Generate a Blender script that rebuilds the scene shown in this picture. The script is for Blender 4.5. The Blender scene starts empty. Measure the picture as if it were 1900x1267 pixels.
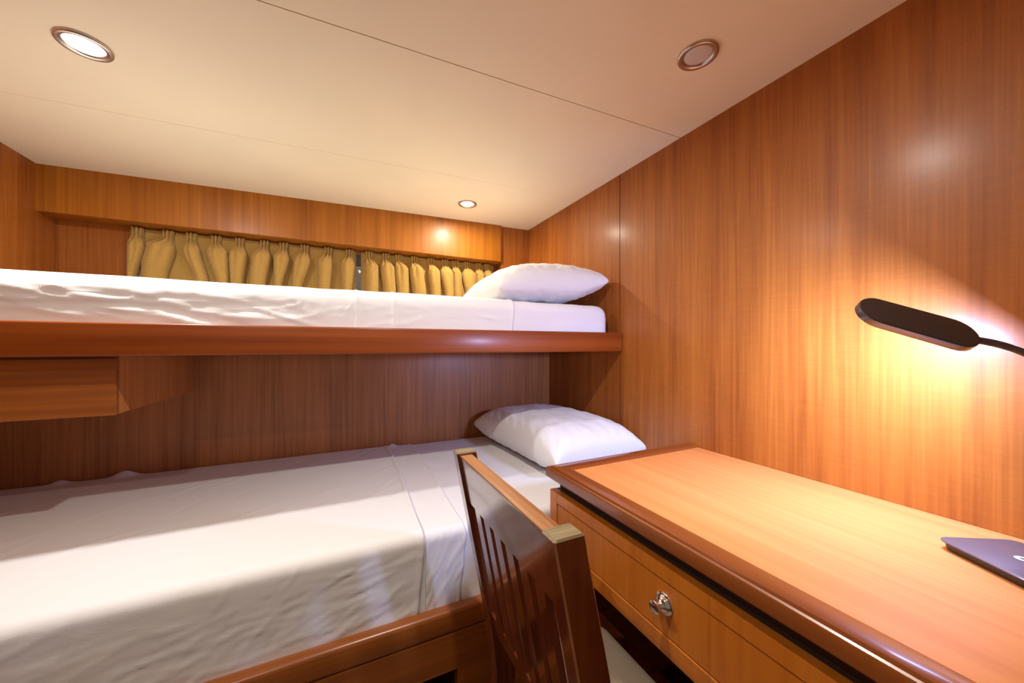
import bpy, bmesh, math, random
from mathutils import Vector, Matrix, noise

H = 1.106            # lens height above the cabin floor; z values below are measured from it
sc = bpy.context.scene
C = sc.collection

def V(x, y, z):
    return Vector((x, y, z + H))

# ------------------------------------------------------------------ camera
cd = bpy.data.cameras.new('camera')
cam = bpy.data.objects.new('camera', cd)
C.objects.link(cam)
cam.location = V(0, 0, 0)
cam.rotation_euler = (math.pi/2, 0, -math.radians(25.7))
cd.sensor_fit = 'HORIZONTAL'
cd.sensor_width = 36.0
cd.lens = 669.0/1900.0*36.0
cd.shift_y = 7.5/1900.0
cd.clip_start = 0.02
sc.camera = cam

# ------------------------------------------------------------------ world, exposure
sc.view_settings.view_transform = 'Standard'
sc.view_settings.look = 'None'
sc.view_settings.gamma = 1
sc.view_settings.use_curve_mapping = False
sc.view_settings.exposure = 0.0
w = bpy.data.worlds.new('world')
sc.world = w
w.use_nodes = True
bg = w.node_tree.nodes['Background']
bg.inputs[0].default_value = (1.0, 0.86, 0.68, 1)
bg.inputs[1].default_value = 0.17

# ------------------------------------------------------------------ lamps
def slope_z(x):
    return 0.775 - 0.0224*(1.15 - x)

LIT = [  # x, y, watts, colour
    (-0.561, 1.250, 10.0, (1.0, 0.97, 0.92)),
    (0.625, 1.853, 6.5, (1.0, 0.90, 0.70)),
    (0.210, 0.560, 10.5, (1.0, 0.94, 0.84)),
    (-0.561, -0.05, 4.0, (1.0, 0.92, 0.78)),  # unseen fill lamp, added behind the camera
]
def area(name, loc, direction, power, col, sx, sy=None, spread=180, up=None):
    l = bpy.data.lights.new(name, 'AREA')
    l.energy = power
    l.color = col
    if sy is None:
        l.shape = 'DISK'; l.size = sx
    else:
        l.shape = 'RECTANGLE'; l.size = sx; l.size_y = sy
    l.spread = math.radians(spread)
    o = bpy.data.objects.new(name, l)
    C.objects.link(o)
    if up is None:
        o.rotation_euler = direction.to_track_quat('-Z', 'Y').to_euler()
    else:
        zc = -direction.normalized(); xc = up.normalized(); yc = zc.cross(xc)
        m = Matrix((xc, yc, zc)).transposed()
        o.rotation_euler = m.to_euler()
    o.location = loc
    return o
for (x, y, p, c) in LIT:
    area('downlight_lamp', V(x, y, slope_z(x) - 0.014), Vector((0, 0, -1)), p, c, 0.04)

# desk lamp frame (also used by the lamp's builder)
# the head lies in a plane that meets the right wall along the edge of its pool of light
L_X = 1.005
L_NECK = Vector((1.5948, 0.3423, 0.01345))*(L_X/1.5948)
w0 = Vector((1.15, 0.191, 0.066))
L_N = Vector((0, 0.657, 0.754)).cross(L_NECK - w0).normalized()
tipd = Vector((1.2958, 0.4861, 0.1061))
L_TIP = tipd*(L_N.dot(w0)/L_N.dot(tipd))
L_A = (L_NECK - L_TIP).normalized()
L_B = L_N.cross(L_A).normalized()
lc = (L_TIP + L_NECK)*0.5 - L_N*0.012
area('desk_lamp_led', V(*lc), -L_N, 11.0, (0.44, 0.53, 1.0), 0.140, 0.046, up=L_A)

# ------------------------------------------------------------------ materials
def new_mat(name):
    m = bpy.data.materials.new(name)
    m.use_nodes = True
    nt = m.node_tree
    return m, nt, nt.nodes['Principled BSDF']

def wood(name, dark, light, axis='z', fine=90, broad=7, rough=0.42, coat=0.30, contrast=1.0, bump=0.02, spec=0.5, crough=0.27, figure=0.0):
    m, nt, b = new_mat(name)
    tc = nt.nodes.new('ShaderNodeTexCoord')
    def stretched(f, along, detail, dist=0.0):
        mp = nt.nodes.new('ShaderNodeMapping')
        s = [f, f, f]
        s['xyz'.index(axis)] = along
        mp.inputs['Scale'].default_value = s
        nt.links.new(tc.outputs['Object'], mp.inputs[0])
        n = nt.nodes.new('ShaderNodeTexNoise')
        n.inputs['Scale'].default_value = 1.0
        n.inputs['Detail'].default_value = detail
        n.inputs['Distortion'].default_value = dist
        nt.links.new(mp.outputs[0], n.inputs['Vector'])
        return n.outputs['Fac']
    nf = stretched(fine, fine*0.02, 4)
    nb = stretched(broad, broad*0.06, 3, 0.6)
    nm = stretched(broad*4.5, broad*0.16, 3, 0.3)
    def mth(op, a, bb):
        n = nt.nodes.new('ShaderNodeMath'); n.operation = op
        for i, q in enumerate((a, bb)):
            if isinstance(q, (int, float)): n.inputs[i].default_value = q
            else: nt.links.new(q, n.inputs[i])
        return n.outputs[0]
    s = mth('ADD', mth('MULTIPLY', nf, 0.34), mth('ADD', mth('MULTIPLY', nb, 0.32), mth('MULTIPLY', nm, 0.34)))
    s = mth('ADD', mth('MULTIPLY', mth('SUBTRACT', s, 0.5), 3.2*contrast), 0.5)
    if figure:
        mp = nt.nodes.new('ShaderNodeMapping')
        mp.inputs['Scale'].default_value = [14 if a != axis else 240 for a in 'xyz']
        nt.links.new(tc.outputs['Object'], mp.inputs[0])
        n = nt.nodes.new('ShaderNodeTexNoise'); n.inputs['Scale'].default_value = 1.0; n.inputs['Detail'].default_value = 3
        n.inputs['Distortion'].default_value = 0.5
        nt.links.new(mp.outputs[0], n.inputs['Vector'])
        s = mth('ADD', s, mth('MULTIPLY', mth('SUBTRACT', n.outputs['Fac'], 0.5), figure))
    r = nt.nodes.new('ShaderNodeValToRGB')
    r.color_ramp.elements[0].color = (*dark, 1)
    r.color_ramp.elements[1].color = (*light, 1)
    nt.links.new(s, r.inputs[0])
    nt.links.new(r.outputs[0], b.inputs['Base Color'])
    b.inputs['Roughness'].default_value = rough
    b.inputs['Specular IOR Level'].default_value = spec
    b.inputs['Coat Weight'].default_value = coat
    b.inputs['Coat Roughness'].default_value = crough
    if bump:
        bp = nt.nodes.new('ShaderNodeBump')
        bp.inputs['Strength'].default_value = bump
        bp.inputs['Distance'].default_value = 0.002
        nt.links.new(nf, bp.inputs['Height'])
        nt.links.new(bp.outputs[0], b.inputs['Normal'])
    return m

def plain(name, col, rough=0.5, metal=0.0, spec=0.5, noise_amt=0.0, nscale=20):
    m, nt, b = new_mat(name)
    b.inputs['Base Color'].default_value = (*col, 1)
    b.inputs['Roughness'].default_value = rough
    b.inputs['Metallic'].default_value = metal
    b.inputs['Specular IOR Level'].default_value = spec
    if noise_amt:
        tc = nt.nodes.new('ShaderNodeTexCoord')
        n = nt.nodes.new('ShaderNodeTexNoise')
        n.inputs['Scale'].default_value = nscale
        nt.links.new(tc.outputs['Object'], n.inputs['Vector'])
        r = nt.nodes.new('ShaderNodeValToRGB')
        r.color_ramp.elements[0].position = 0.3; r.color_ramp.elements[1].position = 0.7
        r.color_ramp.elements[0].color = (*[c*(1-noise_amt) for c in col], 1)
        r.color_ramp.elements[1].color = (*[min(1, c*(1+noise_amt)) for c in col], 1)
        nt.links.new(n.outputs['Fac'], r.inputs[0])
        nt.links.new(r.outputs[0], b.inputs['Base Color'])
    return m

def emit(name, col, strength):
    m, nt, b = new_mat(name)
    b.inputs['Base Color'].default_value = (0.8, 0.8, 0.8, 1)
    b.inputs['Emission Color'].default_value = (*col, 1)
    b.inputs['Emission Strength'].default_value = strength
    return m

def cloth(name, col, weave=900, bump=0.1, rough=0.85, crease=0.0):
    m, nt, b = new_mat(name)
    b.inputs['Base Color'].default_value = (*col, 1)
    b.inputs['Roughness'].default_value = rough
    b.inputs['Specular IOR Level'].default_value = 0.25
    b.inputs['Sheen Weight'].default_value = 0.15
    tc = nt.nodes.new('ShaderNodeTexCoord')
    mp = nt.nodes.new('ShaderNodeMapping')
    mp.inputs['Scale'].default_value = (9, 16, 22)
    mp.inputs['Rotation'].default_value = (0.3, 0.5, 0.6)
    nt.links.new(tc.outputs['Object'], mp.inputs[0])
    n = nt.nodes.new('ShaderNodeTexNoise')
    n.inputs['Scale'].default_value = 1.0
    n.inputs['Detail'].default_value = 5
    n.inputs['Distortion'].default_value = 1.2
    nt.links.new(mp.outputs[0], n.inputs['Vector'])
    bp = nt.nodes.new('ShaderNodeBump')
    bp.inputs['Strength'].default_value = bump
    bp.inputs['Distance'].default_value = 0.012
    nt.links.new(n.outputs['Fac'], bp.inputs['Height'])
    nt.links.new(bp.outputs[0], b.inputs['Normal'])
    return m

M = {}
M['wall'] = wood('wall_veneer', (0.24, 0.060, 0.006), (0.46, 0.150, 0.020), 'z', fine=120, broad=8, figure=0.35, bump=0.05, rough=0.5, spec=0.35, coat=0.17, crough=0.23)
M['fascia'] = wood('fascia_veneer', (0.27, 0.076, 0.004), (0.48, 0.165, 0.011), 'z', fine=90, broad=7, coat=0.16, spec=0.35)
M['hull'] = wood('lower_wall_veneer', (0.26, 0.082, 0.018), (0.52, 0.195, 0.052), 'z', fine=100, broad=12, contrast=1.0)
M['rail'] = wood('rail_wood', (0.17, 0.028, 0.003), (0.34, 0.078, 0.007), 'x', fine=60, broad=9, rough=0.42, coat=0.4, crough=0.25, spec=0.3)
M['bunkface'] = wood('bunk_face_wood', (0.22, 0.055, 0.009), (0.40, 0.12, 0.018), 'x', fine=60, broad=9, rough=0.3)
M['box'] = wood('locker_front_wood', (0.24, 0.062, 0.010), (0.40, 0.12, 0.020), 'x', fine=50, broad=16, contrast=1.3)
M['boxside'] = wood('locker_side_wood', (0.42, 0.135, 0.030), (0.64, 0.25, 0.062), 'z', fine=60, broad=12, contrast=1.2)
M['desk'] = wood('desk_panel_wood', (0.62, 0.20, 0.045), (0.80, 0.33, 0.10), 'y', fine=70, broad=8, rough=0.42, coat=0.15, contrast=0.8)
M['deskedge_y'] = wood('desk_border_wood', (0.18, 0.045, 0.009), (0.29, 0.082, 0.016), 'y', fine=60, broad=9, rough=0.3, coat=0.6, crough=0.12)
M['deskedge_x'] = wood('desk_end_border_wood', (0.20, 0.042, 0.009), (0.30, 0.075, 0.015), 'x', fine=60, broad=9, rough=0.3, coat=0.6, crough=0.12)
M['apron'] = wood('drawer_wood', (0.42, 0.105, 0.008), (0.60, 0.185, 0.016), 'z', fine=80, broad=9, rough=0.35, contrast=0.8)
M['chair'] = wood('chair_mahogany', (0.075, 0.013, 0.004), (0.19, 0.038, 0.010), 'z', fine=60, broad=10, rough=0.22, coat=1.0, crough=0.10)
M['worn'] = wood('worn_wood', (0.20, 0.07, 0.018), (0.42, 0.18, 0.055), 'y', fine=120, broad=30, rough=0.5, coat=0.0, contrast=1.3)
M['endgrain'] = wood('worn_end_grain', (0.11, 0.08, 0.035), (0.30, 0.22, 0.11), 'x', fine=220, broad=90, rough=0.55, coat=0.0, contrast=1.2)
M['rubbed'] = wood('rubbed_edge_wood', (0.26, 0.09, 0.04), (0.42, 0.19, 0.09), 'z', fine=60, broad=20, rough=0.5, coat=0.0)
M['dark'] = plain('dark_gap', (0.015, 0.008, 0.005), 0.8)
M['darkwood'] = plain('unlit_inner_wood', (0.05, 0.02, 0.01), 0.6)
M['ceiling'] = plain('ceiling_vinyl', (0.88, 0.79, 0.59), 0.55, noise_amt=0.03, nscale=2.5)
M['floor'] = wood('floor_boards', (0.07, 0.03, 0.012), (0.12, 0.055, 0.022), 'x', fine=60, broad=12, rough=0.4)
M['sheet'] = cloth('white_sheet', (0.80, 0.79, 0.80), bump=0.07)
M['fitted'] = cloth('white_fitted_sheet', (0.80, 0.79, 0.82), bump=0.05)
M['pillow'] = cloth('white_pillowcase', (0.82, 0.82, 0.85), bump=0.13)
M['seat'] = plain('shaded_cream_vinyl', (0.25, 0.19, 0.135), 0.6)  # cream darkened, the seat's shade is put into its colour
M['nickel'] = plain('brushed_nickel', (0.55, 0.50, 0.46), 0.28, 1.0)
M['chrome'] = plain('chrome', (0.85, 0.85, 0.88), 0.08, 1.0)
M['lampbody'] = plain('lamp_matt_black', (0.055, 0.035, 0.030), 0.45, 0.0, 0.4)
M['lamprim'] = plain('lamp_satin_rim', (0.20, 0.18, 0.18), 0.3, 0.8)
M['basetop'] = plain('base_satin_grey', (0.16, 0.15, 0.18), 0.32, 0.5)
M['basebody'] = plain('base_dark_body', (0.03, 0.02, 0.018), 0.4)
M['logo'] = plain('silver_mark', (0.8, 0.8, 0.85), 0.3, 0.2)
M['led'] = emit('led_panel', (0.8, 0.87, 1.0), 12)
M['bulb'] = emit('lit_lens', (1.0, 0.97, 0.92), 14)
M['frost'] = plain('frosted_lens', (0.62, 0.58, 0.55), 0.25)
M['frame'] = plain('window_frame', (0.03, 0.025, 0.02), 0.4)
g, nt, b = new_mat('window_glass')
b.inputs['Roughness'].default_value = 0.02
b.inputs['Transmission Weight'].default_value = 1.0
M['glass'] = g
# ribbed mustard curtain
m, nt, b = new_mat('mustard_ribbed_curtain')
tc = nt.nodes.new('ShaderNodeTexCoord')
wv = nt.nodes.new('ShaderNodeTexWave'); wv.bands_direction = 'Z'
wv.inputs['Scale'].default_value = 55; wv.inputs['Distortion'].default_value = 0.6
wv.inputs['Detail'].default_value = 1
nt.links.new(tc.outputs['Object'], wv.inputs['Vector'])
r = nt.nodes.new('ShaderNodeValToRGB')
r.color_ramp.elements[0].color = (0.33, 0.185, 0.036, 1)
r.color_ramp.elements[1].color = (0.60, 0.37, 0.10, 1)
nt.links.new(wv.outputs['Fac'], r.inputs[0])
nt.links.new(r.outputs[0], b.inputs['Base Color'])
b.inputs['Roughness'].default_value = 0.8
b.inputs['Sheen Weight'].default_value = 0.2
b.inputs['Specular IOR Level'].default_value = 0.2
bp = nt.nodes.new('ShaderNodeBump'); bp.inputs['Strength'].default_value = 0.6
bp.inputs['Distance'].default_value = 0.0015
nt.links.new(wv.outputs['Fac'], bp.inputs['Height'])
nt.links.new(bp.outputs[0], b.inputs['Normal'])
M['curtain'] = m

# ------------------------------------------------------------------ helpers
def tag(o, label=None, cat=None, group=None, kind=None):
    if label: o['label'] = label
    if cat: o['category'] = cat
    if group: o['group'] = group
    if kind: o['kind'] = kind
    return o

def thing(name, base, label, cat, group=None):
    o = bpy.data.objects.new(name, None)
    o.empty_display_size = 0.05
    C.objects.link(o)
    o.location = V(*base)
    return tag(o, label, cat, group)

def world_base(p):
    v = Vector((0, 0, 0))
    while p is not None:
        v += p.location
        p = p.parent
    return v

def mk(name, bm, mats, parent=None, smooth=False, base=None, auto=None):
    """bm is in rel-z coordinates; links it as one object, origin at parent's or at base"""
    me = bpy.data.meshes.new(name)
    off = world_base(parent) if parent else Vector((0, 0, 0))
    o = bpy.data.objects.new(name, me)
    if parent:
        o.parent = parent
        if base is not None:
            b = V(*base); o.location = b - off; off = b
    elif base is not None:
        off = V(*base); o.location = off
    for v in bm.verts:
        v.co = v.co + Vector((0, 0, H)) - off
    bmesh.ops.recalc_face_normals(bm, faces=bm.faces)
    bm.to_mesh(me); bm.free()
    if not isinstance(mats, (list, tuple)): mats = [mats]
    for m_ in mats: me.materials.append(m_)
    if smooth:
        for p in me.polygons: p.use_smooth = True
    if auto is not None:
        for p in me.polygons: p.use_smooth = True
        me.set_sharp_from_angle(angle=math.radians(auto))
    C.objects.link(o)
    return o

def box(bm, x0, x1, y0, y1, z0, z1, bevel=0.0, seg=2, mat=0):
    n0 = len(bm.faces)
    vs = [bm.verts.new((x, y, z)) for x in (x0, x1) for y in (y0, y1) for z in (z0, z1)]
    F = [(0,1,3,2),(4,6,7,5),(0,4,5,1),(2,3,7,6),(0,2,6,4),(1,5,7,3)]
    fs = [bm.faces.new([vs[i] for i in f]) for f in F]
    for f in fs: f.material_index = mat
    if bevel:
        es = set(e for f in fs for e in f.edges)
        bmesh.ops.bevel(bm, geom=list(es), offset=bevel, segments=seg, profile=0.5, affect='EDGES')
    return fs

def prism(bm, pts, a, bb, plane='xz', mat=0):
    """extrude a 2D outline between a and bb along the third axis"""
    def P(p, t):
        if plane == 'xz': return (p[0], t, p[1])
        if plane == 'yz': return (t, p[0], p[1])
        return (p[0], p[1], t)
    A = [bm.verts.new(P(p, a)) for p in pts]
    B = [bm.verts.new(P(p, bb)) for p in pts]
    n = len(pts)
    fs = [bm.faces.new(A), bm.faces.new(B[::-1])]
    for i in range(n):
        fs.append(bm.faces.new((A[i], B[i], B[(i+1) % n], A[(i+1) % n])))
    for f in fs: f.material_index = mat
    return fs

def lathe(bm, prof, origin, axis, seg=40, mat=0):
    """prof: list of (r, h) along axis"""
    ax = Vector(axis).normalized()
    t = Vector((0, 0, 1)) if abs(ax.z) < 0.9 else Vector((1, 0, 0))
    u = ax.cross(t).normalized(); v = ax.cross(u)
    rings = []
    for (r_, h) in prof:
        c = Vector(origin) + ax*h
        if r_ < 1e-6: rings.append([bm.verts.new(c)])
        else: rings.append([bm.verts.new(c + u*r_*math.cos(2*math.pi*i/seg) + v*r_*math.sin(2*math.pi*i/seg)) for i in range(seg)])
    for a, c in zip(rings, rings[1:]):
        for i in range(seg):
            j = (i+1) % seg
            if len(a) == 1 and len(c) == 1: continue
            if len(a) == 1: f = bm.faces.new((a[0], c[j], c[i]))
            elif len(c) == 1: f = bm.faces.new((a[i], a[j], c[0]))
            else: f = bm.faces.new((a[i], a[j], c[j], c[i]))
            f.material_index = mat

def tube(bm, pts, rad, seg=12):
    pts = [Vector(p) for p in pts]
    rings = []
    for i, p in enumerate(pts):
        d = (pts[min(i+1, len(pts)-1)] - pts[max(i-1, 0)]).normalized()
        t = Vector((0, 1, 0.1)) if abs(d.y) < 0.8 else Vector((1, 0, 0))
        u = d.cross(t).normalized(); v = d.cross(u)
        r_ = rad[i] if isinstance(rad, (list, tuple)) else rad
        rings.append([bm.verts.new(p + u*r_*math.cos(2*math.pi*k/seg) + v*r_*math.sin(2*math.pi*k/seg)) for k in range(seg)])
    for a, c in zip(rings, rings[1:]):
        for i in range(seg):
            j = (i+1) % seg
            bm.faces.new((a[i], a[j], c[j], c[i]))
    bm.faces.new(rings[0][::-1]); bm.faces.new(rings[-1])

def struct(name, bm, mats, parent=None, **k):
    o = mk(name, bm, mats, parent, **k)
    if parent is None: o['kind'] = 'structure'
    return o

# ------------------------------------------------------------------ room shell
XL, XR = -1.085, 1.15
YB, YF, YREC = 2.135, 2.115, 2.225
YLOW = 1.87
FLOOR = -H
YNEAR = -0.6
SEAM = 1.262

bm = bmesh.new(); box(bm, XL-0.04, XR+0.04, YNEAR, YREC+0.06, FLOOR-0.03, FLOOR)
struct('floor', bm, M['floor'])

# ceiling: sloping vinyl panels with seams
bm = bmesh.new()
def ceil_panel(y0, y1, dz=0.0):
    z0, z1 = slope_z(XL), slope_z(XR)
    b_ = 0.0
    pts = [(XL, z0+dz), (XR, z1+dz), (XR, z1+0.02), (XL, z0+0.02)]
    prism(bm, pts, y0, y1, 'xz')
ceil_panel(YNEAR, 0.9385)
ceil_panel(0.9415, 1.5695)
ceil_panel(1.5705, YREC+0.02)
prism(bm, [(XL, slope_z(XL)+0.02), (XR, slope_z(XR)+0.02), (XR, slope_z(XR)+0.03), (XL, slope_z(XL)+0.03)], YNEAR, YREC+0.02, 'xz')
struct('ceiling', bm, M['ceiling'])

bm = bmesh.new()
ZT = 0.79
box(bm, XR, XR+0.02, YNEAR, SEAM-0.0022, FLOOR, ZT)
box(bm, XR, XR+0.02, SEAM+0.0022, YREC+0.03, FLOOR, ZT)
box(bm, XR+0.02, XR+0.03, YNEAR, YREC+0.03, FLOOR, ZT, mat=1)
struct('wall_right', bm, [M['wall'], M['dark']])

bm = bmesh.new()
box(bm, XL-0.03, XL, YNEAR, YREC+0.03, FLOOR, ZT)
struct('wall_left', bm, M['wall'])

# back wall above the upper bunk: recess with a window opening, column at the right
WX0, WX1, WZ0, WZ1 = -0.80, 0.88, 0.10, 0.515
bm = bmesh.new()
box(bm, XL, WX0, YREC, YREC+0.03, -0.03, ZT)
box(bm, WX1, 0.95, YREC, YREC+0.03, -0.03, ZT)
box(bm, WX0, WX1, YREC, YREC+0.03, -0.03, WZ0)
box(bm, WX0, WX1, YREC, YREC+0.03, WZ1, ZT)
box(bm, 0.95, XR, YB, YREC+0.03, -0.03, ZT, mat=0)
struct('wall_back', bm, M['wall'])

bm = bmesh.new()
fz = 0.5377
prism(bm, [(XL, fz), (0.9435, fz), (0.9435, slope_z(0.9435)), (XL, slope_z(XL))], YF, YREC, 'xz')
es = [e for e in bm.edges if all(abs(v.co.z-fz) < 1e-4 and abs(v.co.y-YF) < 1e-4 for v in e.verts)
      or all(abs(v.co.x-0.9435) < 1e-4 and abs(v.co.y-YF) < 1e-4 for v in e.verts)]
bmesh.ops.bevel(bm, geom=es, offset=0.003, segments=2, profile=0.5, affect='EDGES')
struct('trim_1', bm, M['fascia'])

# hull-side wall below the upper bunk
bm = bmesh.new()
box(bm, XL, XR, YLOW, YREC+0.03, FLOOR, -0.031)
struct('wall_lower_back', bm, M['hull'])

# window
win = thing('window_1', ((WX0+WX1)/2, YREC+0.01, WZ0), None, None)
win['kind'] = 'structure'
bm = bmesh.new()
fw = 0.025
box(bm, WX0+0.001, WX1-0.001, YREC+0.002, YREC+0.028, WZ0+0.001, WZ0+fw)
box(bm, WX0+0.001, WX1-0.001, YREC+0.002, YREC+0.028, 0.455, WZ1-0.001)
box(bm, WX0+0.001, WX0+fw, YREC+0.002, YREC+0.028, WZ0+fw, 0.455)
box(bm, WX1-fw, WX1-0.001, YREC+0.002, YREC+0.028, WZ0+fw, 0.455)
mk('window_frame', bm, M['frame'], win)
bm = bmesh.new()
box(bm, WX0+fw, WX1-fw, YREC+0.013, YREC+0.017, WZ0+fw, 0.455)
mk('pane', bm, M['glass'], win)

# ------------------------------------------------------------------ upper bunk
ub = thing('upper_bunk', (0.03, 1.68, -0.03), 'upper built-in wooden bunk with a long polished mahogany front rail above the lower berth', 'bunk')
bm = bmesh.new()
box(bm, XL, XR-0.0005, 1.244, 1.274, -0.0266, 0.058, bevel=0.005, seg=3)
mk('front_rail', bm, M['rail'], ub, auto=40)
bm = bmesh.new()
box(bm, XL+0.001, XR-0.001, 1.2745, 2.13, -0.0266, -0.004)
mk('platform', bm, M['bunkface'], ub)

# ------------------------------------------------------------------ cloth blocks
def fbm(p, o=4):
    return noise.fractal(p, 1.0, 2.0, o)

def ring_profile(y0, y1, z0, z1, rt, rb, step=0.012):
    """closed rounded rectangle, starting bottom back going over the top to the front"""
    def arc(cy, cz, r_, a0, a1, n):
        return [(cy + r_*math.cos(a0+(a1-a0)*i/n), cz + r_*math.sin(a0+(a1-a0)*i/n)) for i in range(n+1)]
    def line(a, c):
        n = max(2, int(math.dist(a, c)/step))
        return [(a[0]+(c[0]-a[0])*i/n, a[1]+(c[1]-a[1])*i/n) for i in range(1, n)]
    P = []
    A = arc(y1-rb, z0+rb, rb, -math.pi/2, 0, 4)
    B = arc(y1-rt, z1-rt, rt, 0, math.pi/2, 7)
    D = arc(y0+rt, z1-rt, rt, math.pi/2, math.pi, 7)
    E = arc(y0+rb, z0+rb, rb, math.pi, 1.5*math.pi, 4)
    P += A + line(A[-1], B[0]) + B + line(B[-1], D[0]) + D + line(D[-1], E[0]) + E + line(E[-1], A[0])
    return P

def mattress_mesh(x0, x1, y0, y1, z0, z1, rt, rend, disp, dx=0.014):
    bm = bmesh.new()
    xs = []
    n = int((x1-x0)/dx)
    xs = [x0 + (x1-x0)*i/n for i in range(n+1)]
    # dense ends for rounding
    extra = 8
    rings = []
    cz, cy = (z0+z1)/2, (y0+y1)/2
    for x in [x0] + [x0 + rend*(1-math.cos(math.pi/2*i/extra)) for i in range(1, extra)] + [x for x in xs if x0+rend <= x <= x1-rend] + [x1 - rend*(1-math.cos(math.pi/2*i/extra)) for i in range(extra-1, 0, -1)] + [x1]:
        d = min(x-x0, x1-x)
        k = 0.0
        if d < rend:
            q = 1 - d/rend
            k = rend*(1 - math.sqrt(max(0.0, 1-q*q)))
        ins = min(k, 0.9*rend)*0.8
        prof = ring_profile(y0+ins, y1-ins, z0, z1-ins, rt, 0.012)
        rings.append((x, prof))
    npf = min(len(p) for _, p in rings)
    base = rings[len(rings)//2][1]
    npf = len(base)
    vr = []
    for x, p in rings:
        # resample by index proportion onto npf points
        if len(p) != npf:
            q = []
            for i in range(npf):
                t = i*(len(p))/npf
                a = int(t) % len(p); c = (a+1) % len(p); f = t-int(t)
                q.append((p[a][0]*(1-f)+p[c][0]*f, p[a][1]*(1-f)+p[c][1]*f))
            p = q
        row = []
        for i, (y, z) in enumerate(p):
            pa, pc = p[i-1], p[(i+1) % npf]
            t = Vector((pc[0]-pa[0], pc[1]-pa[1]))
            nn = Vector((t.y, -t.x)).normalized() if t.length > 1e-9 else Vector((0, 1))
            dd = disp(x, y, z, nn) if z > z0+0.01 else 0
            row.append(bm.verts.new((x, y+nn.x*dd, z+nn.y*dd)))
        vr.append(row)
    for a, c in zip(vr, vr[1:]):
        for i in range(npf):
            j = (i+1) % npf
            bm.faces.new((a[i], c[i], c[j], a[j]))
    bm.faces.new(vr[0]); bm.faces.new(vr[-1][::-1])
    return bm

def sheet_mesh(x0, x1, y0, y1, ztop, zlow, rt, off, disp, dx=0.008, step=0.008, ragged=0.0, edge=None, back_drop=0.03):
    """a sheet lying over the top and down the front: back edge -> top -> rounded front -> down to zlow"""
    bm = bmesh.new()
    path = []
    n = int((y1-y0-rt)/step)
    yA = y1 - 0.012
    for i in range(n+1): path.append((yA + (y0+rt-yA)*i/n, ztop))
    for i in range(1, 9):
        a = math.pi/2 + math.pi/2*i/8
        path.append((y0+rt+rt*math.cos(a), ztop-rt+rt*math.sin(a)))
    m_ = int((ztop-rt-zlow)/step)
    for i in range(1, m_+1): path.append((y0, ztop-rt-(ztop-rt-zlow)*i/m_))
    nx = int((x1-x0)/dx)
    rows = []
    for k in range(nx+1):
        row = []
        for i, (y, z) in enumerate(path):
            t = k/nx
            xe = x1 + (edge(y, z) if edge else 0)
            x = x0 + (xe-x0)*t
            pa, pc = path[max(0, i-1)], path[min(len(path)-1, i+1)]
            tt = Vector((pc[0]-pa[0], pc[1]-pa[1]))
            nn = Vector((tt.y, -tt.x)).normalized()
            if nn.y < 0 or (abs(nn.y) < 1e-6 and nn.x > 0): nn = -nn
            d = off + disp(x, y, z, nn)
            row.append(bm.verts.new((x, y+nn.x*d, z+nn.y*d)))
        rows.append(row)
    for a, c in zip(rows, rows[1:]):
        for i in range(len(path)-1):
            bm.faces.new((a[i], a[i+1], c[i+1], c[i]))
    return bm

def solid(o, th):
    md = o.modifiers.new('thickness', 'SOLIDIFY'); md.thickness = th; md.offset = -1
    return o

def ridge(x, c, wd):
    return math.exp(-((x-c)/wd)**2)

# ---- upper mattress: y 1.285..2.08, top .181
UY0, UY1, UZ0, UZ1 = 1.275, 2.085, -0.004, 0.181
def disp_um(x, y, z, n):
    return 0.002*fbm(Vector((x*3, y*3, z*3))) + 0.0018*fbm(Vector((x*14, y*9, z*20)))
bm = mattress_mesh(XL+0.003, 1.102, UY0+0.002, UY1, UZ0, UZ1, 0.045, 0.045, disp_um)
um = mk('mattress', bm, M['fitted'], None, smooth=True, base=(0, 1.68, UZ0))
tag(um, 'thick mattress in a white fitted sheet on the upper bunk', 'mattress')

def make_creases(n, xr, zr, ang, ln, wd, amp, seed):
    r_ = random.Random(seed); out = []
    for _ in range(n):
        a = math.radians(r_.uniform(*ang))
        out.append((r_.uniform(*xr), r_.uniform(*zr), math.cos(a), math.sin(a), r_.uniform(*ln), r_.uniform(*wd), r_.uniform(*amp)*(1 if r_.random() < 0.65 else -0.8), r_.uniform(-3, 3)))
    return out
def crease_h(cr, x, z):
    h = 0.0
    for (cx, cz, ca, sa, L, w_, a, k) in cr:
        dx, dz = x-cx, z-cz
        if abs(dx) > L or abs(dz) > L: continue
        p = dx*ca+dz*sa
        if abs(p) > L: continue
        q = -dx*sa+dz*ca + k*p*p*0.5
        if abs(q) > 4*w_: continue
        t = 1-(p/L)**2
        h += a*t*t*math.exp(-(q/w_)**2)
    return h
UCR = (make_creases(80, (-1.1, -0.1), (0.06, 0.15), (-20, 12), (0.05, 0.18), (0.003, 0.008), (0.0015, 0.0042), 11)
       + make_creases(40, (-0.45, 0.6), (0.06, 0.15), (-15, 15), (0.04, 0.14), (0.002, 0.005), (0.0005, 0.0016), 12)
       + make_creases(14, (-0.25, 0.1), (0.1, 0.18), (35, 60), (0.04, 0.09), (0.002, 0.005), (0.0008, 0.0018), 13))
LCR = (make_creases(90, (-0.75, 0.2), (-0.69, -0.54), (0, 26), (0.04, 0.16), (0.0025, 0.006), (0.0004, 0.0015), 21)
       + make_creases(34, (-0.6, 0.05), (-0.68, -0.53), (38, 70), (0.03, 0.10), (0.0025, 0.007), (0.0005, 0.0020), 22)
       + make_creases(20, (-0.05, 0.2), (-0.70, -0.60), (10, 45), (0.03, 0.09), (0.002, 0.005), (0.0006, 0.0020), 23))
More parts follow.
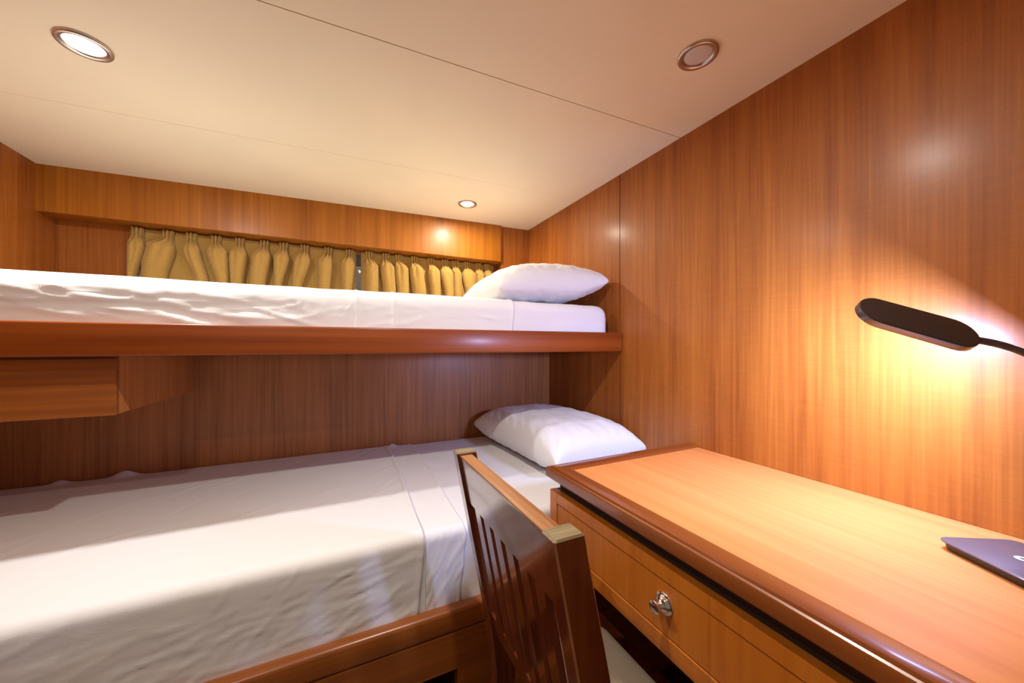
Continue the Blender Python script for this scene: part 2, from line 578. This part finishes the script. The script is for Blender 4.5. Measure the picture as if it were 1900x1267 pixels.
HCR = make_creases(30, (0.2, 0.33), (-0.70, -0.53), (45, 80), (0.04, 0.12), (0.003, 0.007), (0.0006, 0.0030), 31)
TCR = make_creases(44, (-1.1, 0.2), (1.2, 1.8), (30, 60), (0.08, 0.26), (0.004, 0.010), (0.0005, 0.0016), 41)
def disp_us(x, y, z, n):
    side = max(0.0, -n.x)
    left = max(0.0, min(1.0, (0.05-x)/0.6))
    d = 0.0012*fbm(Vector((x*5, y*4, z*9)), 2)*(1+2*side*left) + side*crease_h(UCR, x, z)
    d += 0.003*ridge(x, 0.053, 0.004) + 0.0025*ridge(x, 0.169, 0.005)
    d += 0.0025*math.exp(-((x-0.618)/0.006)**2)
    d += 0.0015*math.sin((x*38+y*20+z*30))*max(0, 1-abs(x+0.05)/0.25)*0.6
    return max(d, -0.003)
bm = sheet_mesh(XL+0.006, 0.618, UY0+0.002, UY1, UZ1, 0.052, 0.045, 0.0045, disp_us, dx=0.0055, step=0.006, edge=lambda y, z: 0.012*(z-0.1)/0.1)
o = mk('flat_sheet', bm, M['sheet'], None, smooth=True, base=(-0.2, 1.68, UZ1))
solid(o, 0.002)
tag(o, 'white flat sheet with crumpled side tucked over the upper mattress', 'sheet')

# ---- lower mattress: y .955..1.862, top -.497
LY0, LY1, LZ0, LZ1 = 0.950, 1.864, -0.745, -0.497
def bumps(x, y):
    f = math.exp(-((y-1.855)/0.022)**2)
    return f*(0.022*ridge(x, -0.722, 0.034) + 0.012*ridge(x, -0.891, 0.024))
def disp_lm(x, y, z, n):
    return 0.002*fbm(Vector((x*3, y*3, z*3))) + 0.0015*fbm(Vector((x*12, y*12, z*12)))
bm = mattress_mesh(XL+0.003, XR-0.004, LY0, LY1, LZ0, LZ1, 0.022, 0.03, disp_lm)
o = mk('mattress', bm, M['fitted'], None, smooth=True, base=(0, 1.4, LZ0))
tag(o, 'wide mattress in a white fitted sheet on the lower bunk', 'mattress')

def edge_low(y, z):
    return 0.010*math.sin(y*5.0) + (0.0 if z > -0.53 else (-0.53-z)*(-0.10))
def disp_ls(x, y, z, n):
    side = max(0.0, -n.x)
    d = 0.0014*fbm(Vector((x*2.5, y*2.5, z*4)), 2)
    d += side*crease_h(LCR, x, z) + (1-side)*crease_h(TCR, x, y)
    d += side*0.0010*fbm(Vector((x*9, 1, z*14)), 2)
    d += 0.004*ridge(x, 0.205+edge_low(y, z), 0.006)
    return max(d, -0.002) + bumps(x, y)
bm = sheet_mesh(XL+0.006, 0.212, LY0, LY1, LZ1, -0.712, 0.022, 0.007, disp_ls, dx=0.0055, step=0.006, edge=edge_low)
ls = mk('flat_sheet', bm, M['sheet'], None, smooth=True, base=(-0.4, 1.4, LZ1))
solid(ls, 0.003)
tag(ls, 'white flat sheet spread over the lower mattress, its hem near the pillow', 'sheet')
def disp_hem(x, y, z, n):
    side = max(0.0, -n.x)
    d = side*crease_h(HCR, x, z) + 0.0012*(1-side)*fbm(Vector((x*18+y*4, y*3, 0)), 3)
    d += 0.0022*ridge(x, 0.318+edge_low(y, z), 0.0035)
    d += 0.012*max(0, math.exp(-((y-1.855)/0.03)**2))*ridge(x, 0.235, 0.02)
    return max(d, -0.0015)
bm = sheet_mesh(0.205, 0.324, LY0, LY1, LZ1, -0.712, 0.022, 0.0035, disp_hem, dx=0.004, edge=edge_low)
o = mk('hem', bm, M['sheet'], ls, smooth=True)
solid(o, 0.0015)

# ------------------------------------------------------------------ pillows
def pillow(name, c, ex, ey, ez, hx, hy, ht, hb, seed, label, lift=None, pw=0.42, ex_=2.6, N=70):
    ex, ey, ez = Vector(ex).normalized(), Vector(ey).normalized(), Vector(ez).normalized()
    bm = bmesh.new()
    def pt(u, v, s):
        # u,v in -1..1
        f = (max(0, 1-abs(u)**ex_)**pw)*(max(0, 1-abs(v)**ex_)**pw)
        # edges pull inward between the corners
        px = u*hx*(1 - 0.055*(1-abs(v)**2)*abs(u)**3)
        py = v*hy*(1 - 0.055*(1-abs(u)**2)*abs(v)**3)
        h = (ht if s > 0 else -hb)*f
        cw = (abs(u)*abs(v))**2.2
        ed = max(abs(u), abs(v))
        wr = fbm(Vector((u*2.6+seed, v*2.6, s*2)), 3)*0.006*f
        # radiating creases close to corners and edges
        ang = math.atan2(abs(v)-0.2, abs(u)-0.2)
        wr += 0.006*math.sin(ang*17+seed)*cw*(1-ed**8)
        wr += 0.0022*math.sin((u-v)*31+seed)*(ed**4)*(1-ed**10)
        wr += 0.004*fbm(Vector((u*7+seed, v*3-u*2, s*3+seed)), 4)*(1-ed**8)
        p = Vector(c) + ex*px + ey*py + ez*(h + wr*s)
        if lift: p += Vector((0, 0, lift(u, v)))
        return p
    top, bot = {}, {}
    def mp(i):
        t = -1+2*i/N
        return math.sin(t*math.pi/2)*0.55+t*0.45
    for i in range(N+1):
        for j in range(N+1):
            u, v = mp(i), mp(j)
            if i in (0, N) or j in (0, N):
                top[i, j] = bot[i, j] = bm.verts.new(pt(u, v, 1))
            else:
                top[i, j] = bm.verts.new(pt(u, v, 1))
                bot[i, j] = bm.verts.new(pt(u, v, -1))
    for i in range(N):
        for j in range(N):
            bm.faces.new((top[i, j], top[i+1, j], top[i+1, j+1], top[i, j+1]))
            bm.faces.new((bot[i, j], bot[i, j+1], bot[i+1, j+1], bot[i+1, j]))
    o = mk(name, bm, M['pillow'], None, smooth=True, base=c)
    tag(o, label, 'pillow', 'white pillows on the bunks')
    return o

pillow('pillow', (0.855, 1.60, 0.270), (1, -0.03, 0.02), (0.03, 1, 0), (0, 0, 1), 0.270, 0.300, 0.115, 0.076, 1.7,
       'plump white pillow on the upper bunk, one corner sticking out over the mattress end',
       lift=lambda u, v: 0.02*max(0, u)**2 - 0.035*max(0, -u)**2, ex_=3.0, pw=0.40)
pillow('pillow', (0.900, 1.46, -0.415), (1, 0.06, 0.0), (-0.06, 1, 0), (0, 0, 1), 0.232, 0.370, 0.108, 0.075, 4.2,
       'plump white pillow on the lower bunk in the corner behind the desk',
       lift=lambda u, v: -0.012*max(0, -v)**2, pw=0.40, ex_=4.0)

# ------------------------------------------------------------------ lower bunk
lb = thing('lower_bunk', (0.03, 1.4, FLOOR), 'lower built-in wooden bunk with mahogany front rail and an open locker below', 'bunk')
RZ = -0.690
bm = bmesh.new()
box(bm, XL+0.001, 1.149, 0.912, 0.948, RZ-0.06, RZ, bevel=0.011, seg=4)
mk('front_rail', bm, M['bunkface'], lb, auto=50)
bm = bmesh.new()
CX0, CX1, CZ0, CZ1 = -0.55, 0.282, -1.02, -0.846
box(bm, XL+0.001, 1.149, 0.9135, 0.944, CZ1, RZ-0.0605)
box(bm, CX1, 1.149, 0.9135, 0.944, FLOOR, CZ1)
box(bm, XL+0.001, CX0, 0.9135, 0.944, FLOOR, CZ1)
box(bm, CX0, CX1, 0.9135, 0.944, FLOOR, CZ0)
mk('front_panel', bm, M['bunkface'], lb)
bm = bmesh.new()
box(bm, XL+0.001, 1.149, 0.949, 1.869, -0.765, -0.747)
mk('platform', bm, M['bunkface'], lb)
bm = bmesh.new()
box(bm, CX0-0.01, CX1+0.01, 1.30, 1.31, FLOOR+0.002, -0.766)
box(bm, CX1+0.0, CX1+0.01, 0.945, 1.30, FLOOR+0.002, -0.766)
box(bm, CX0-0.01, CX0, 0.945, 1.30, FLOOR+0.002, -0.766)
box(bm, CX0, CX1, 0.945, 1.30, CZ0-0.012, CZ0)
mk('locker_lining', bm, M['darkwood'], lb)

# ------------------------------------------------------------------ hanging locker under the upper bunk
lk = thing('hanging_locker', (-0.81, 1.59, -0.184), 'boxy wooden locker hung under the left end of the upper bunk', 'locker')
bm = bmesh.new()
prism(bm, [(1.332, -0.184), (YLOW-0.001, -0.184), (YLOW-0.001, -0.0275), (1.332, -0.0275)], XL+0.002, -0.531, 'yz')
es = [e for e in bm.edges if all(abs(v.co.x+0.531) < 1e-4 for v in e.verts) and all(abs(v.co.z+0.184) < 1e-4 for v in e.verts)]
bmesh.ops.bevel(bm, geom=es, offset=0.002, segments=2, affect='EDGES')
mk('side_panel', bm, M['boxside'], lk)
bm = bmesh.new()
box(bm, XL+0.002, -0.531, 1.314, 1.3315, -0.184, -0.034, bevel=0.0015)
mk('front_panel', bm, M['box'], lk)

# ------------------------------------------------------------------ curtains
def px2x(px, Y=2.185):
    u = (px-950)/669.0
    s, c = math.sin(math.radians(25.7)), math.cos(math.radians(25.7))
    return Y*(s+c*u)/(c-s*u)

def curtain(pleats, xa, xb, seed, label):
    """pleats: (top_px, bulge_left, bulge_right, bottom_left, bottom_right) read off the cloth"""
    rnd = random.Random(seed)
    base = ((xa+xb)/2, 2.19, 0.17)
    zt, zb = 0.532, 0.150
    NZ = 64
    PN = 34
    bm = bmesh.new()
    P = []
    for (t, bl, br, ol, orr) in pleats:
        P.append([px2x(v) for v in (t, bl, br, ol, orr)] + [rnd.uniform(0.060, 0.072), rnd.uniform(-0.25, 0.25)])
    def lerp(a, c, t): return a+(c-a)*t
    def sm(t): t = max(0, min(1, t)); return t*t*(3-2*t)
    rows = []
    for k in range(NZ+1):
        z = zt + (zb-zt)*k/NZ
        d = (zt-z)           # metres below the heading
        row = []
        spans = []
        for (t, bl, br, ol, orr, D, tw) in P:
            # left/right edge of the fold at this height
            e1 = sm((d-0.030)/0.055)     # pinch -> bulge
            e2 = sm((d-0.075)/0.16)      # bulge -> hanging fold
            L = lerp(lerp(t-0.0165, bl, e1), ol, e2)
            R = lerp(lerp(t+0.0165, br, e1), orr, e2)
            if d < 0.034:  # slight flare above the stitching
                fl = 0.005*(1-d/0.034); L -= fl; R += fl
            dep = lerp(lerp(0.030, D, e1), D*0.85, e2)
            spans.append((L, R, dep, 1-sm((d-0.025)/0.085), tw))
        xl = xa
        for i, (L, R, dep, pin, tw) in enumerate(spans):
            L = max(L, xl+0.002)
            # flat cloth up to this fold
            for q in range(8):
                t = q/8
                x = lerp(xl, L, t)
                y = 2.210 + 0.006*math.sin(math.pi*t) + 0.0015*fbm(Vector((x*30, z*12, seed)))
                row.append((x, y, z))
            cx, hw = (L+R)/2, max(0.004, (R-L)/2)
            for q in range(PN+1):
                f = -1+2*q/PN
                a = f*math.pi*0.68
                x = cx + hw*math.sin(a)/1.0
                fl_ = pin*0.9
                x = cx + hw*lerp(math.sin(a), f, fl_)
                yy = (math.cos(a)-math.cos(0.68*math.pi))/(1-math.cos(0.68*math.pi))
                yy = lerp(yy, 1-abs(f)**8, fl_)
                y = 2.210 - dep*yy
                # three stitched fingers that fade out downwards
                y += pin*0.014*(0.5-0.5*math.cos(f*3*math.pi))*(1 if abs(f) < 0.9 else 0.3)
                gr = (math.exp(-((f-tw)/0.13)**2) + 0.7*math.exp(-((f+0.45-tw)/0.12)**2)*math.exp(-max(0, d-0.05)/0.03))*0.020*(1-pin)*math.exp(-max(0, d-0.05)/0.07)
                y += gr
                y += 0.0022*fbm(Vector((x*25, z*9, seed+i)))
                row.append((x, y, z))
            xl = R
        for q in range(9):
            t = q/8
            x = lerp(xl, max(xb, xl+0.001), t)
            y = 2.210 + 0.006*math.sin(math.pi*t)
            row.append((x, y, z))
        rows.append([bm.verts.new(p) for p in row])
    for a, c in zip(rows, rows[1:]):
        for i in range(len(a)-1):
            bm.faces.new((a[i], a[i+1], c[i+1], c[i]))
    o = mk('curtain', bm, M['curtain'], None, smooth=True, base=base)
    solid(o, 0.0012)
    tag(o, label, 'curtain', 'mustard curtains in the window recess')
    return o

c1 = [(253,237,270,236,253),(310,264,326,262,309),(354,341,372,362,387),(400,384,424,401,425),(444,425,459,427,452),
      (490,468,503,463,494),(526,508,537,509,524),(565,546,576,541,560),(609,590,616,590,612),(648,632,657,634,652)]
c2 = [(685,677,702,678,702),(716,706,732,712,735),(740,732,758,737,759),(769,760,786,766,791),(800,794,816,800,818),
      (826,817,841,826,842),(845,838,855,838,858),(867,858,884,866,886),(889,881,899,881,900),(905,898,914,899,915)]
curtain(c1, px2x(236), px2x(661), 3, 'mustard ribbed pinch-pleat curtain over the wider left part of the window')
curtain(c2, px2x(670), px2x(918), 8, 'mustard ribbed pinch-pleat curtain on the right, ending behind the upper pillow')

# ------------------------------------------------------------------ downlights
def downlight(x, y, lit, label, cat='ceiling light'):
    z = slope_z(x)
    t = thing('downlight', (x, y, z), label, cat, 'recessed ceiling downlights')
    bm = bmesh.new()
    lathe(bm, [(0.0500, -0.0005), (0.0505, 0.0030), (0.0490, 0.0060), (0.0455, 0.0075), (0.0400, 0.0068), (0.0345, 0.0035), (0.0340, 0.0005), (0.0335, -0.002)],
          (x, y, z), (0, 0, -1), 48)
    mk('trim_ring', bm, M['nickel'], t, smooth=True)
    bm = bmesh.new()
    lathe(bm, [(0.0340, 0.0010), (0.030, 0.0035), (0.020, 0.0050), (0.0, 0.0056)], (x, y, z), (0, 0, -1), 40)
    mk('lens', bm, M['bulb'] if lit else M['frost'], t, smooth=True)
    return t
downlight(-0.561, 1.250, True, 'lit round downlight with metal ring in the ceiling over the left of the bunks')
downlight(0.625, 1.853, True, 'small-looking lit downlight in the ceiling above the upper pillow, near the fascia')
downlight(0.856, 0.646, False, 'unlit downlight with frosted lens in the ceiling above the desk')
downlight(0.210, 0.560, True, 'lit downlight in the ceiling directly over the chair')
downlight(-0.561, -0.05, True, 'unseen fill downlight added in the ceiling behind the camera')  # fitting added to carry the fill lamp, out of view

# ------------------------------------------------------------------ desk
DZ = -0.356
DX, DE = 0.557, 0.924       # front edge x, far end y
DN = -0.45                  # near end y
dk = thing('desk', (0.85, 0.25, FLOOR), 'wooden writing desk with raised dark border built along the right wall', 'desk')
# top: border mouldings with an ogee edge
def border_profile(sgn_out):
    # (distance inward from outer edge, z)
    return [(0.0, DZ-0.008), (0.0012, DZ-0.0045), (0.004, DZ-0.0025), (0.0068, DZ-0.0035), (0.0078, DZ-0.0065), (0.0105, DZ-0.0065), (0.0120, DZ-0.0012), (0.0150, DZ), (0.048, DZ+0.0005),
            (0.053, DZ-0.0015), (0.058, DZ-0.0055), (0.058, DZ-0.030), (0.012, DZ-0.040), (0.010, DZ-0.036), (0.004, DZ-0.034), (0.0, DZ-0.030)]
pf = border_profile(1)
bm = bmesh.new()   # front border with mitred far end
A = [bm.verts.new((DX+d, DE-d, z)) for d, z in pf]
B = [bm.verts.new((DX+d, DN, z)) for d, z in pf]
n = len(pf)
for i in range(n): bm.faces.new((A[i], A[(i+1) % n], B[(i+1) % n], B[i]))
bm.faces.new(A); bm.faces.new(B)
mk('front_border', bm, M['deskedge_y'], dk, auto=35)
bm = bmesh.new()   # end border
XE = XR-0.012
A = [bm.verts.new((DX+d+0.0003, DE-d, z)) for d, z in pf]
B = [bm.verts.new((XE, DE-d, z)) for d, z in pf]
for i in range(n): bm.faces.new((A[i], A[(i+1) % n], B[(i+1) % n], B[i]))
bm.faces.new(A); bm.faces.new(B)
mk('end_border', bm, M['deskedge_x'], dk, auto=35)
bm = bmesh.new()
box(bm, DX+0.0582, XR-0.001, DN, DE-0.0582, DZ-0.03, DZ-0.0055)
box(bm, XE+0.0005, XR-0.001, DE-0.0582, DE-0.003, DZ-0.03, DZ-0.0075)
mk('top_panel', bm, M['desk'], dk)
# recessed neck between top and carcass
bm = bmesh.new()
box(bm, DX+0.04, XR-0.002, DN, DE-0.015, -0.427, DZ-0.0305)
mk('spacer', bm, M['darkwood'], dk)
# carcass: face frame round the drawer
AX = 0.570
DR0, DR1 = 0.124, 0.884   # drawer y
DRZ0, DRZ1 = -0.5625, -0.459
bm = bmesh.new()
box(bm, AX, AX+0.02, DR1+0.0015, DE-0.002, -0.600, -0.4275, bevel=0.0015)
box(bm, AX, AX+0.02, DN, DR1+0.0012, DRZ1+0.0015, -0.4275, bevel=0.0015)
box(bm, AX, AX+0.02, DN, DR1+0.0012, -0.600, DRZ0-0.0015, bevel=0.0015)
box(bm, AX, AX+0.02, DN, DR0-0.0015, DRZ0-0.0012, DRZ1+0.0012)
mk('apron', bm, M['apron'], dk)
bm = bmesh.new()
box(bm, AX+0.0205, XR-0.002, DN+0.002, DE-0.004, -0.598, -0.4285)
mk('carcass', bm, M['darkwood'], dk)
bm = bmesh.new()
box(bm, AX+0.0015, AX+0.0203, DR0+0.001, DR1-0.001, DRZ0+0.001, DRZ1-0.001, bevel=0.0012)
dr = mk('drawer', bm, M['apron'], dk)
bm = bmesh.new()
lathe(bm, [(0.0, -0.001), (0.0205, -0.001), (0.0207, 0.0012), (0.0200, 0.0026), (0.0178, 0.0030), (0.0165, 0.0042), (0.0150, 0.0070), (0.0115, 0.0105),
           (0.0075, 0.0130), (0.0062, 0.0165), (0.0070, 0.0200), (0.0105, 0.0228), (0.0122, 0.0240), (0.0125, 0.0262), (0.0115, 0.0278), (0.0, 0.0286)],
      (AX+0.0015, 0.504, -0.5014), (-1, 0, 0), 48)
ko = mk('knob', bm, M['chrome'], dr, smooth=True)
ko['label'] = 'round polished chrome knob'
# end panel and pedestal carrying the desk
bm = bmesh.new()
box(bm, AX+0.03, XR-0.002, 0.885, 0.905, FLOOR, -0.5985)
mk('end_panel', bm, M['bunkface'], dk)
bm = bmesh.new()
box(bm, AX+0.005, XR-0.002, DN, -0.05, FLOOR, -0.6005, bevel=0.002)
mk('pedestal', bm, M['apron'], dk)

# ------------------------------------------------------------------ desk lamp
lp = thing('desk_lamp', (0.99, 0.17, DZ-0.0055), 'dark desk lamp with slim rounded bar head glowing towards the wall', 'lamp')
def stadium(hl, hw, n=16):
    pts = []
    for i in range(n+1):
        a = -math.pi/2 + math.pi*i/n
        pts.append((hl-hw+hw*math.cos(a), hw*math.sin(a)))
    for i in range(n+1):
        a = math.pi/2 + math.pi*i/n
        pts.append((-(hl-hw)+hw*math.cos(a), hw*math.sin(a)))
    return pts
HL = (L_NECK-L_TIP).length/2
HC = (L_TIP+L_NECK)/2
HW = 0.034
def ring3(bm, hl, hw, h):
    return [bm.verts.new(HC + L_A*p + L_B*q + L_N*h) for p, q in stadium(hl, hw)]
def loft(bm, rings, mat=0, cap0=True, cap1=True):
    n = len(rings[0])
    for a, c in zip(rings, rings[1:]):
        for i in range(n):
            f = bm.faces.new((a[i], a[(i+1) % n], c[(i+1) % n], c[i])); f.material_index = mat
    if cap0: bm.faces.new(rings[0][::-1]).material_index = mat
    if cap1: bm.faces.new(rings[-1]).material_index = mat
bm = bmesh.new()
loft(bm, [ring3(bm, HL-0.002, HW-0.002, 0.0065), ring3(bm, HL-0.0012, HW-0.0012, 0.0073), ring3(bm, HL-0.003, HW-0.003, 0.0078)])
hd = mk('lamp_head', bm, M['lampbody'], lp, auto=50)
bm = bmesh.new()
loft(bm, [ring3(bm, HL-0.001, HW-0.001, -0.0070), ring3(bm, HL, HW, -0.0060), ring3(bm, HL, HW, 0.0055), ring3(bm, HL-0.0012, HW-0.0012, 0.0064)])
o = mk('rim', bm, M['lamprim'], hd, auto=50); o['label'] = 'satin grey metal rim of the lamp head'
bm = bmesh.new()
loft(bm, [ring3(bm, HL-0.006, HW-0.006, -0.0082), ring3(bm, HL-0.006, HW-0.006, -0.0070)])
mk('light_panel', bm, M['led'], hd)
# arm: gooseneck down to the base behind the head
def bez(p0, p1, p2, p3, n=30):
    out = []
    for i in range(n+1):
        t = i/n
        out.append(p0*(1-t)**3 + p1*3*t*(1-t)**2 + p2*3*t*t*(1-t) + p3*t**3)
    return out
arm0 = L_NECK - L_A*0.004
mount = Vector((1.040, 0.108, -0.340))
pts = bez(arm0, arm0 + L_A*0.06 + Vector((0.0, 0.0, 0.014)), Vector((1.060, 0.050, -0.06)), mount)
bm = bmesh.new(); tube(bm, pts, [0.0064 - 0.0001*min(i, 8) for i in range(len(pts))], 12)
mk('arm', bm, M['lampbody'], lp, smooth=True)
# base: rounded square plate, turned against the wall
e1 = Vector((0.86, -0.50, 0)).normalized()
e2 = Vector((0.50, 0.86, 0)).normalized()
bc = Vector((0.994, 0.166, 0))
def rsq(h, r_, n=8):
    pts = []
    for (sx, sy, a0) in ((1, 1, 0), (-1, 1, 90), (-1, -1, 180), (1, -1, 270)):
        for i in range(n+1):
            a = math.radians(a0+90*i/n)
            pts.append((sx*(h-r_)+r_*math.cos(a), sy*(h-r_)+r_*math.sin(a)))
    return pts
def ringb(bm, h, r_, z):
    return [bm.verts.new(bc + e1*p + e2*q + Vector((0, 0, z))) for p, q in rsq(h, r_)]
zb = DZ-0.0055
bm = bmesh.new()
loft(bm, [ringb(bm, 0.058, 0.014, zb+0.0003), ringb(bm, 0.061, 0.016, zb+0.003), ringb(bm, 0.0625, 0.017, zb+0.0125)])
bs = mk('base', bm, M['basebody'], lp, auto=40)
bm = bmesh.new()
loft(bm, [ringb(bm, 0.0635, 0.017, zb+0.0127), ringb(bm, 0.066, 0.018, zb+0.0145), ringb(bm, 0.066, 0.018, zb+0.0162), ringb(bm, 0.0645, 0.017, zb+0.0172)])
o = mk('base_cover', bm, M['basetop'], bs, auto=40); o['label'] = 'satin grey cover plate'
bm = bmesh.new()
lg = bc + Vector((0, 0, zb+0.0173))
def disc_ring(r0, r1, h):
    N = 36
    a = [bm.verts.new(lg + e1*r0*math.cos(2*math.pi*i/N) + e2*r0*math.sin(2*math.pi*i/N) + Vector((0, 0, h))) for i in range(N)]
    c = [bm.verts.new(lg + e1*r1*math.cos(2*math.pi*i/N) + e2*r1*math.sin(2*math.pi*i/N) + Vector((0, 0, h))) for i in range(N)]
    for i in range(N): bm.faces.new((a[i], a[(i+1) % N], c[(i+1) % N], c[i]))
disc_ring(0.0035, 0.0095, 0.0004)
o = mk('logo', bm, M['logo'], bs); o['label'] = 'silver ring-shaped logo'

# ------------------------------------------------------------------ chair
CY0, CY1 = 0.386, 0.834     # outer faces of the posts
ch = thing('chair', (0.45, 0.61, FLOOR), 'dark mahogany slat-back chair with worn edges pushed up to the desk', 'chair')
def backx(z):                # rear face of the posts at height z
    if z > -0.69:
        t = (-0.25-z)
        return 0.245 + 0.195*t
    if z > -0.80: return 0.3308 + 0.12*(-0.69-z)
    return 0.344 - 0.10*(-0.80-z)
def post(y0, y1):
    bm = bmesh.new()
    zs = [-0.25 - i*0.03 for i in range(28)] + [FLOOR]
    zs = [z for z in zs if z >= FLOOR]
    rings = []
    dp = 0.048
    for k, z in enumerate(zs):
        x0 = backx(z); x1 = x0 + dp + 0.004*math.sin(min(1, (-0.25-z)/0.4)*math.pi/2)
        c = 0.0026
        if k == 0:
            pass
        P = [(x0+c, y0), (x1-c, y0), (x1, y0+c), (x1, y1-c), (x1-c, y1), (x0+c, y1), (x0, y1-c), (x0, y0+c)]
        rings.append([bm.verts.new((x, y, z)) for x, y in P])
    for a, c in zip(rings, rings[1:]):
        for i in range(8): 
            f = bm.faces.new((a[i], a[(i+1) % 8], c[(i+1) % 8], c[i]))
            if i == 7: f.material_index = 2     # rubbed front arris
    # worn cap, slightly domed
    z = -0.25
    ccx, ccy = (sum(v.co.x for v in rings[0])/8, sum(v.co.y for v in rings[0])/8)
    top = [bm.verts.new((ccx+(v.co.x-ccx)*0.88, ccy+(v.co.y-ccy)*0.88, z+0.003)) for v in rings[0]]
    for i in range(8):
        f = bm.faces.new((rings[0][i], rings[0][(i+1) % 8], top[(i+1) % 8], top[i])); f.material_index = 1
    bm.faces.new(top).material_index = 1
    bm.faces.new(rings[-1][::-1])
    return bm
for (a, c) in ((CY0, CY0+0.034), (CY1-0.034, CY1)):
    mk('back_post', post(a, c), [M['chair'], M['endgrain'], M['rubbed'] if a < 0.5 else M['chair']], ch, auto=30)
yi0, yi1 = CY0+0.0345, CY1-0.0345
bm = bmesh.new()
def slab(bm, y0, y1, zt, zb_, off, th, mat_top=0, nseg=10, bev=0.003):
    """board following the lean of the back"""
    n = nseg
    R = []
    for i in range(n+1):
        z = zt + (zb_-zt)*i/n
        x = backx(z)+off
        R.append([bm.verts.new((x, y0, z)), bm.verts.new((x+th, y0, z)), bm.verts.new((x+th, y1, z)), bm.verts.new((x, y1, z))])
    for a, c in zip(R, R[1:]):
        for i in range(4): bm.faces.new((a[i], a[(i+1) % 4], c[(i+1) % 4], c[i]))
    tf = bm.faces.new(R[0]); bm.faces.new(R[-1][::-1])
    if bev:
        # ease the two long top edges
        es = [e for e in tf.edges]
        r_ = bmesh.ops.bevel(bm, geom=es, offset=bev, segments=2, profile=0.5, affect='EDGES')
        if mat_top:
            for f in bm.faces:
                if all(v.co.z > zt-bev*1.05 for v in f.verts): f.material_index = mat_top
slab(bm, yi0, yi1, -0.253, -0.362, 0.006, 0.030, mat_top=1)
mk('top_rail', bm, [M['chair'], M['worn']], ch, auto=50)
for k in range(6):
    yc = 0.750 - 0.0540*k - 0.003
    bm = bmesh.new()
    slab(bm, yc-0.0160, yc+0.0160, -0.3625, -0.6395, 0.0075, 0.012, bev=0)
    mk('slat', bm, M['chair'], ch)
bm = bmesh.new()
slab(bm, yi0, yi1, -0.640, -0.685, 0.008, 0.024, bev=0)
mk('lower_back_rail', bm, M['chair'], ch)
SX0, SX1 = 0.345, 0.640
bm = bmesh.new()
box(bm, SX0+0.036, SX1, CY0+0.002, CY1-0.002, -0.770, -0.718, bevel=0.006)
mk('seat_frame', bm, M['chair'], ch, auto=50)
bm = bmesh.new()
def rrect(x0, x1, y0, y1, r_, n=8):
    pts = []
    for (cx, cy, a0) in ((x1-r_, y1-r_, 0), (x0+r_, y1-r_, 90), (x0+r_, y0+r_, 180), (x1-r_, y0+r_, 270)):
        for i in range(n+1):
            a = math.radians(a0+90*i/n); pts.append((cx+r_*math.cos(a), cy+r_*math.sin(a)))
    return pts
R = []
for (ins, z) in ((0.0, -0.7175), (-0.002, -0.708), (0.004, -0.699), (0.018, -0.6955), (0.05, -0.694)):
    R.append([bm.verts.new((x, y, z)) for x, y in rrect(0.392+ins, 0.597-ins, CY0+0.012+ins, CY1-0.100-ins, max(0.012, 0.04-ins))])
loft(bm, R)
mk('seat_cushion', bm, M['seat'], ch, auto=60)['label'] = 'cream padded seat cushion'
for yy in (CY0+0.004, CY1-0.038):
    bm = bmesh.new(); box(bm, SX1-0.040, SX1-0.006, yy, yy+0.034, FLOOR, -0.7705, bevel=0.004)
    mk('front_leg', bm, M['chair'], ch)
    bm = bmesh.new(); box(bm, 0.388, SX1-0.0405, yy+0.010, yy+0.026, -0.95, -0.92, bevel=0.003)
    mk('stretcher', bm, M['chair'], ch)
